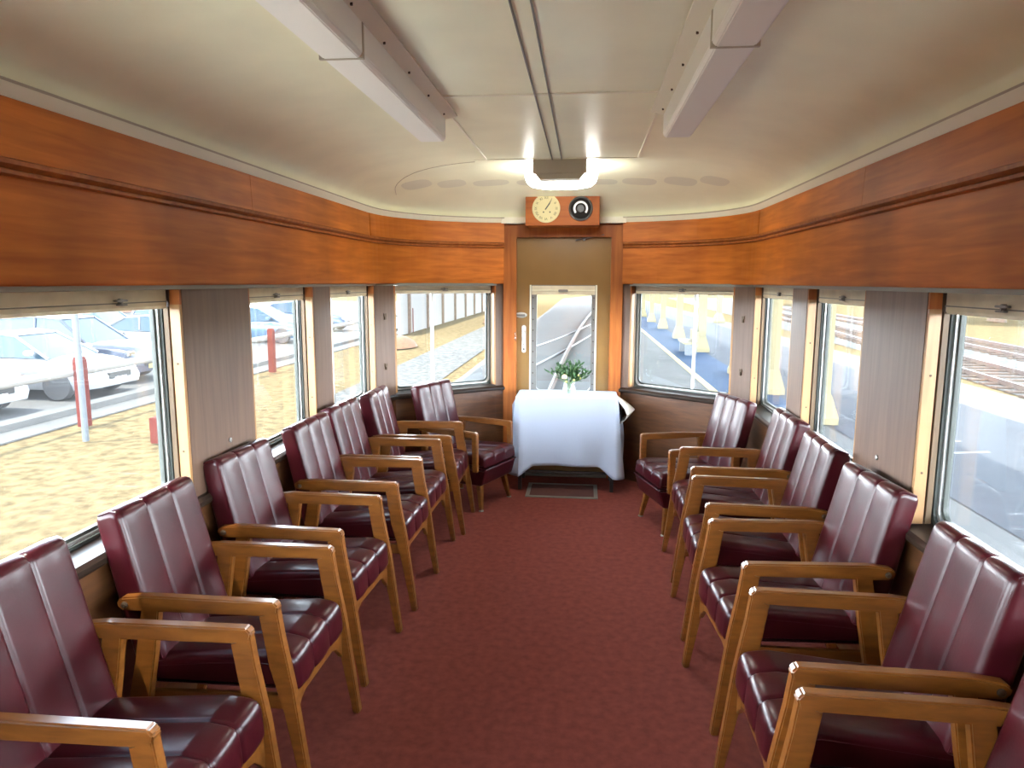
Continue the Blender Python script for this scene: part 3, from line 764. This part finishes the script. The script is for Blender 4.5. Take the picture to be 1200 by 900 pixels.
def quad(name, pts, z, mat, kind='structure'):
    o = MB().add([(x, y, z) for x, y in pts], [tuple(range(len(pts)))]).build(name, mat); o['kind'] = kind; return o
quad('ground', [(-260, -120), (260, -120), (260, 420), (-260, 420)], G-.03, 'dry')
quad('car_park_surface', [(-60, -40), (-10.1, -40), (-10.1, 90), (-60, 90)], G-.01, 'concrete')
quad('yard_surface', [(-3.2, 6.3), (8.4, 6.3), (8.4, 160), (6, 160), (-3.2, 110)], G-.012, 'concrete')
quad('platform_surface', [(1.7, -40), (8.4, -40), (8.4, 6.3), (1.7, 6.3)], G-.012, 'asphalt')
quad('platform_surface', [(3.42, 14.5), (4.7, 13.2), (4.7, 120), (3.42, 120)], G-.004, 'bluish')
quad('platform_surface', [(4.7, 6.3), (8.4, 6.3), (8.4, 120), (4.7, 120)], G-.004, 'asphalt')
quad('platform_edge_line', [(3.24, 6.3), (3.42, 6.3), (3.42, 120), (3.24, 120)], G-.003, 'yellow')
quad('left_bounce_strip', [(-4.4, -40), (-1.2, -40), (-1.2, 6.2), (-4.4, 6.2)], G-.011, plain('pale_bounce_ground', (.7, .68, .6), rough=1, var=.1, vs=6, spec=.05))  # unseen pale strip, added to bounce light up to the ceiling
quad('right_bounce_strip', [(1.2, -40), (2.6, -40), (2.6, 6.3), (1.2, 6.3)], G-.009, plain('white_bounce_ground', (.7, .7, .66), rough=1, spec=.05))  # its counterpart on the right, also unseen and added for bounce light
quad('concrete_apron', [(8.4, -40), (11.0, -40), (11.0, 0), (10.2, 14), (8.4, 120)], G-.011, 'concrete')
quad('ballast_bed', [(8.7, 0), (15.5, 0), (21, 60), (26, 120), (14, 120), (10.6, 20)], G-.008, 'ballast')
quad('ballast_bed', [(-5.6, 14), (-3.6, 14), (-3.9, 60), (-5.8, 60)], G-.010, 'ballast')
# painted marks on the asphalt
for pts in ([(5.9, 11.1), (6.5, 11.25), (6.5, 11.33), (5.9, 11.2)], [(5.85, 11.9), (6.45, 12.0), (6.45, 12.08), (5.85, 11.99)], [(6.35, 13.6), (6.43, 13.6), (5.97, 11.9), (5.9, 11.9)]):
    quad('painted_mark', pts, G-.002, 'whiterail')

def track(name, lab, fx, y0, y1, step=2.0, sleepers=True, gauge=1.435, dx=0):
    t = empty(name, (fx(y0), y0, G)); tag(t, lab, 'railway track')
    n = int((y1-y0)/step)
    for s in (-1, 1):
        pts = [(fx(y0+(y1-y0)*k/n)+s*gauge/2-fx(y0), (y1-y0)*k/n) for k in range(n+1)]
        MB().loft([[(x-.06, y, .0), (x+.06, y, .0), (x+.035, y, .13), (x-.035, y, .13)] for x, y in pts]).build('rail', 'rust', t)
        c = MB().loft([[(x-.028, y, .13), (x+.028, y, .13), (x+.03, y, .14), (x-.03, y, .14)] for x, y in pts]).build('rail_head', 'railtop', t.children[-1])
    if sleepers:
        k = 0; y = y0+.3; m0 = None
        while y < y1 and k < 95:
            m_ = MB().box(-1.2, 1.2, -.12, .12, -.02, .03) if m0 is None else None
            if m0 is None: o = m_.build('sleeper', 'sleeper', t); m0 = o
            else: o = m0.copy(); COL.objects.link(o)
            o.location = (fx(y)-fx(y0), y-y0, 0); y += .72; k += 1
    return t
track('railway_track', 'railway track on grey ballast beyond the sunlit platform on the right', lambda y: 11.8+(y-20)*.115+max(0, y-30)**2*-.0007, 3, 70)
track('railway_track', 'further railway track behind the first one on the right, near the dry grass', lambda y: 15.4+(y-20)*.12+max(0, y-30)**2*-.0007, 6, 74)
track('railway_track', 'shiny rails set in pale concrete running straight away behind the end door', lambda y: .0+.00042*y*y, 7, 140, sleepers=False)
for (p, q, lab) in (((-2.9, 22.5), (.55, 43.5), 'upper shiny crossing rail seen through the end door window'), ((-3.3, 10), (1.35, 41.3), 'lower shiny crossing rail seen through the end door window')):
    P = Vector(p); Q = Vector(q); pts = []
    for k in range(13):
        a = P.lerp(Q, k/12); a.x += .25*math.sin(PI*k/12); pts.append(a)
    o = MB().loft([[(a.x-.03, a.y, G-.01), (a.x+.03, a.y, G-.01), (a.x+.022, a.y, G+.03), (a.x-.022, a.y, G+.03)] for a in pts]).build('crossing_rail', 'railtop'); tag(o, lab, 'rail')

# fence, pole, kerb on the left
k = MB().box(-10.1, -9.75, -20, 90, G-.02, G+.12).build('kerb', 'concrete'); tag(k, 'long pale concrete kerb between the dry grass and the car park', 'kerb')
p = MB().box(-9.75, -9.1, -20, 90, G-.02, G+.006).build('footpath', 'concrete'); p['kind'] = 'structure'
f = empty('post_and_rail_fence', (-8.75, 0, G)); tag(f, 'fence of short red-brown posts with a white round rail in front of the parked cars', 'fence')
for y in (-4.2, -.3, 3.6, 7.5, 11.45, 15.3, 19.1, 23.2, 27.4, 31.5, 35.5):
    MB().prism([(-.08, 0), (.08, 0), (.08, 1.2), (.05, 1.26), (-.05, 1.26), (-.08, 1.2)], y-.08, y+.08, 'y').build('post', 'redpost', f)
MB().tube([(-.14, -8, .98), (-.14, 10, .98), (-.14, 40, .98)], .075, 10).build('rail', 'whiterail', f)
p = empty('steel_pole', (-7.9, 10.35, G)); tag(p, 'slim galvanised steel pole standing in the dry grass outside the near left window', 'pole')
MB().lathe([(.05, 0), (.05, 4.2), (.03, 4.22)], 14).build('pole', 'galv', p)
MB().lathe([(.075, 2.15), (.075, 2.25)], 14).build('bracket', 'steel', p)
b = MB().box(-6.75, -6.45, 10.3, 10.62, G, G+.42).build('marker_block', 'redpost', bevel=.01); tag(b, 'small red marker block in the dry grass beside the near left window frame', 'marker')
f = empty('boundary_wall', (-8.75, 33, G)); tag(f, 'white panelled wall with brown posts seen through the far left window', 'wall')
MB().box(-.06, .06, 0, 45, 0, 2.7).build('panel', 'whiterail', f)
for i in range(11): MB().box(.0, .18, 1.6+i*4.2-.12, 1.6+i*4.2+.12, 0, 2.75).build('post', 'bark', f)
for x, y, s in ((-7.2, 27.2, 1), (-5.4, 44, 1.2)):
    random.seed(int(y)); m = MB()
    prof = [(.0, 0), (.9, .02), (.75, .22), (.4, .4), (.1, .46)]
    m.lathe([(r*s, h*s) for r, h in prof], 14, at=(x, y, G), sx=.8, sy=1.3)
    o = m.build('earth_mound', plain('red_earth', (.12, .06, .03), rough=1, var=.2), smooth=True)
    tag(o, 'low reddish earth mound beside the grey ballast' if y > 30 else 'low reddish earth mound in the dry grass outside the far left window', 'mound')

# platform canopy: roof and columns
cn = empty('station_canopy', (4.6, 0, G)); tag(cn, 'station canopy on cream columns with flared bases shading the platform on the right', 'canopy')
MB().box(-2.2, .35, -12, 9, 4.25, 4.4).build('roof', 'cream', cn)
MB().box(-8.9, .35, 9, 90, 4.25, 4.4).build('roof', 'cream', cn)
for y in (-9, 13.4, 16.9, 20.3, 26.9, 33.3, 40.2, 47, 54):
    c = MB().loft([[(a*s, b*s+y, z) for a, b in ((-1, -1), (1, -1), (1, 1), (-1, 1))] for s, z in ((.27, 0), (.27, .12), (.17, .5), (.14, .58), (.14, 4.25))]).build('column', 'cream_col', cn)
cl = MB().loft([[(8.9+a*s, 46.7+b*s, G+z) for a, b in ((-1, -1), (1, -1), (1, 1), (-1, 1))] for s, z in ((.36, 0), (.36, .14), (.2, .55), (.16, .62), (.16, 4.6))]).build('column', 'cream_col')
tag(cl, 'cream column standing alone in the sunlight behind the canopy columns', 'column')
bn = empty('bench', (4.0, 26.2, G)); tag(bn, 'small cream platform bench between the canopy columns', 'bench')
MB().box(-.25, .25, -.9, .9, .4, .47).build('seat', 'cream_col', bn); MB().box(.2, .26, -.9, .9, .5, .85).build('backrest', 'cream_col', bn)
for y in (-.75, .75): MB().box(-.2, .2, y-.05, y+.05, 0, .4).build('leg', 'galv', bn)

# trees and hedges
def blob(mb, c, r, seed):
    random.seed(seed); bm = bmesh.new(); bmesh.ops.create_icosphere(bm, subdivisions=3, radius=1)
    k = len(mb.v); vs = []
    for v in bm.verts:
        p = v.co; q = 1+.18*math.sin(p.x*7+seed)*math.cos(p.y*6+seed*2)+.12*math.sin(p.z*11+seed)+random.uniform(-.07, .07)
        vs.append((c[0]+p.x*r*q, c[1]+p.y*r*q, c[2]+p.z*r*.8*q))
    mb.add(vs, [tuple(v.index for v in f.verts) for f in bm.faces]); bm.free()
def tree(x, y, lab, h=3.2, r=2.6, seed=1):
    t = empty('tree', (x, y, G)); tag(t, lab, 'tree')
    m = MB(); m.tube([(0, 0, 0), (.05, 0, .5), (0, 0, 1.0)], [.62, .42, .38], 10)
    for dx, dy in ((-1.3, .2), (.2, .6), (1.5, -.2), (.7, -.6)): m.tube([(0, 0, .9), (dx*.5, dy*.5, 1.9), (dx*1.2, dy*1.2, h+.8)], [.3, .22, .1], 8)
    m.build('trunk', 'bark', t)
    m = MB()
    for k in range(7): a = k*2*PI/6; rr = 0 if k == 6 else r*.75; blob(m, (math.cos(a)*rr, math.sin(a)*rr, h+1.6+(k % 2)*.5+(1.2 if k == 6 else 0)), r*.7, seed+k)
    m.build('foliage', 'crown', t)
tree(28, 50.5, 'broad tree with a forked trunk shading the dry grass outside the near right window', r=4.6, seed=2)
tree(41, 36, 'second tree further right beyond the railway tracks', r=4, seed=9)
tree(20, 84, 'distant tree beyond the railway tracks, seen past the right-hand canopy columns', r=4, seed=5)
def hedge(x0, y0, x1, y1, n, r, lab, seed):
    m = MB()
    for k in range(n): blob(m, (x0+(x1-x0)*k/(n-1), y0+(y1-y0)*k/(n-1), G+r*.6), r, seed+k)
    o = m.build('hedge', 'crown'); tag(o, lab, 'hedge')
hedge(-30, 12, -34, 34, 9, 1.9, 'green hedge behind the parked cars on the left', 20)
hedge(58, 20, 40, 130, 30, 3, 'long line of bushes far behind the railway tracks on the right', 40)
b = empty('brick_building', (-42, 52, G)); tag(b, 'low red brick building far behind the car park on the left', 'building')
MB().box(-4, 4, -14, 22, 0, 3.2).build('wall', 'bricks', b); MB().box(-4.6, 4.6, -14.6, 22.6, 3.2, 3.5).build('roof', 'galv', b)
for k in range(6): MB().box(3.98, 4.05, -11+k*5.5, -8.5+k*5.5, 1, 2.3).build('window', 'carglass', b)
b = empty('station_building', (3, 150, G)); tag(b, 'long pale station building far away at the end of the tracks', 'building')
MB().box(-18, 30, 0, 8, 0, 5).build('wall', 'cream_col', b); MB().box(-19, 31, -1, 9, 5, 5.4).build('roof', 'galv', b)

# cars
def paint(n, c): return plain(n, c, rough=.4, coat=.25, metal=.0)
PA = {'white': paint('white_car_paint', (.17, .175, .18)), 'silver': paint('silver_car_paint', (.10, .11, .12)), 'navy': paint('navy_car_paint', (.008, .015, .035)),
      'blue': paint('light_blue_car_paint', (.035, .075, .12)), 'brown': paint('brown_car_paint', (.05, .022, .012)), 'steelblue': paint('steel_blue_car_paint', (.02, .04, .08))}
def interp(tab, x):
    for (a, b), (c, d) in zip(tab, tab[1:]):
        if x <= c: return b+(d-b)*(x-a)/(c-a)
    return tab[-1][1]
def car_parts(kind, col, plate):
    t = empty('car')
    L_, hw = (2.25, .89) if kind == 'sedan' else (2.3, .93)
    if kind == 'sedan':
        top = [(-2.25, .72), (-2.15, .95), (-1.5, 1.0), (-.5, .95), (.95, .93), (1.7, .82), (2.1, .70), (2.25, .50)]
        gh = [(-1.75, .96), (-.95, 1.38), (-.2, 1.45), (.25, 1.40), (1.15, .90)]
    elif kind == 'wagon':
        top = [(-2.3, .8), (-2.22, 1.05), (-1.5, 1.08), (-.5, 1.05), (.95, 1.02), (1.7, .98), (2.15, .88), (2.3, .6)]
        gh = [(-2.15, 1.05), (-1.95, 1.58), (-.6, 1.68), (.25, 1.62), (1.1, 1.0)]
    else:
        top = [(-2.2, .8), (-2.12, 1.0), (-1.5, 1.0), (-.5, .97), (.95, .95), (1.7, .88), (2.1, .76), (2.25, .5)]
        gh = [(-2.08, .98), (-1.7, 1.42), (-.6, 1.52), (.2, 1.47), (1.2, .93)]
    rings = []
    for k in range(25):
        x = top[0][0]+(top[-1][0]-top[0][0])*k/24; z1 = interp(top, x); e = min(1, (top[-1][0]-abs(x))/.35+.0); e = max(0, e)
        w_ = hw*(.80+.20*math.sqrt(max(0, 1-(1-e)**2))); z0 = .22+.05*(1-e)
        rings.append([(x, -w_*.9, z0), (x, -w_, z0+.16), (x, -w_, (z0+z1)/2+.05), (x, -w_*.95, z1-.10), (x, -w_*.82, z1-.015), (x, -w_*.4, z1+.015*e), (x, w_*.4, z1+.015*e), (x, w_*.82, z1-.015), (x, w_*.95, z1-.10), (x, w_, (z0+z1)/2+.05), (x, w_, z0+.16), (x, w_*.9, z0)])
    MB().loft(rings).build('body', PA[col], t, smooth=True)
    wb, wt = hw*.86, hw*.66
    def W_(z): return wb+(wt-wb)*(z-gh[0][1])/(gh[2][1]-gh[0][1])
    rings = [[(x+(.012 if i == 0 else 0), -W_(z)*(1 if s else 1), z) for i, (x, z) in enumerate(gh)] for s in (0,)]+[[(x, W_(z), z) for x, z in gh]]
    MB().loft(rings).build('windows', 'carglass', t)
    m = MB(); m.loft([[(gh[1][0]-.05, s*W_(gh[1][1])*1.03, gh[1][1]+.0), (gh[2][0], s*W_(gh[2][1])*1.05, gh[2][1]+.02), (gh[3][0]+.04, s*W_(gh[3][1])*1.04, gh[3][1]+.005), (gh[3][0]+.02, s*W_(gh[3][1])*1.04, gh[3][1]-.03), (gh[2][0], s*W_(gh[2][1])*1.05, gh[2][1]-.03), (gh[1][0]-.03, s*W_(gh[1][1])*1.03, gh[1][1]-.03)] for s in (-1, 1)])
    m.build('roof_panel', PA[col], t)
    for s in (-1, 1):
        q = lambda p, o=1.01: (p[0], s*W_(p[1])*o, p[1])
        MB().tube([q(gh[4]), q(gh[3])], .03, 6).build('pillar', PA[col], t)
        MB().tube([q(gh[0]), q(gh[1])], .05, 6).build('pillar', PA[col], t)
        mid = (-.35, gh[0][1]+.02); mt = (-.42, gh[2][1]-.02)
        MB().tube([q(mid), q(mt)], .03, 6).build('pillar', PA[col], t)
        MB().box(.72, .9, s*(hw+.02)-.08, s*(hw+.02)+.08, gh[0][1]+.02, gh[0][1]+.14).build('wing_mirror', PA[col], t, bevel=.03)
        fx_ = top[-1][0]
        MB().box(fx_-.34, fx_-.10, s*hw*.72-.16, s*hw*.72+.16, .60 if kind != 'wagon' else .68, .74 if kind != 'wagon' else .84).build('headlight', 'chrome', t, bevel=.03)
        for xx in (-1.38, 1.38):
            wl = MB().lathe([(.20, 0), (.32, .0), (.335, .03), (.335, .19), (.31, .21), (.2, .21)], 22, at=(xx, s*(hw-.19)-(.0 if s > 0 else .21)+(.0), .335), axis='y').build('wheel', 'tyre', t, smooth=True)
            m = MB(); yy = s*(hw+.022)
            m.lathe([(.215, -.01), (.215, .01)], 20, at=(xx, s*(hw+.005), .335), axis='y')
            r_ = m.build('hub', 'steel', wl)
    fx_ = top[-1][0]
    MB().box(fx_-.10, fx_+.01, -.38, .38, .42, .56).build('grille', 'black', t, bevel=.01)
    MB().box(fx_+.0, fx_+.02, -.19, .19, .34, .45).build('number_plate', 'yellow' if plate else 'white', t)
    return t
CARS = [
 ('hatch', 'white', 0, -10.85, 11.95, 'white hatchback parked nearest, cut by the left edge of the photo'),
 ('sedan', 'white', 0, -10.35, 14.75, 'white sedan parked behind the slim steel pole outside the near left window'),
 ('wagon', 'navy', 1, -11.2, 17.2, 'dark blue car with a yellow number plate parked beside the white sedan'),
 ('wagon', 'white', 0, -15.4, 20.6, 'white station wagon in the second row behind the dark blue car'),
 ('sedan', 'brown', 0, -16.4, 17.2, 'brown sedan in the second row behind the white sedan'),
 ('wagon', 'steelblue', 0, -16.0, 24.6, 'steel blue tall car in the second row near the left window frame'),
 ('hatch', 'blue', 0, -11.6, 29.0, 'light blue hatchback seen through the second left window'),
 ('sedan', 'silver', 0, -12.0, 22.6, 'silver sedan between the dark blue car and the light blue hatchback'),
 ('wagon', 'silver', 0, -16.5, 31.5, 'silver tall car in the second row behind the light blue hatchback'),
 ('hatch', 'steelblue', 0, -12.2, 36.0, 'steel blue hatchback seen through the narrow third left window'),
]
for kd, col, pl, x, y, lab in CARS:
    t = car_parts(kd, col, pl); t.location = (x-2.25, y, G); tag(t, lab, 'car')
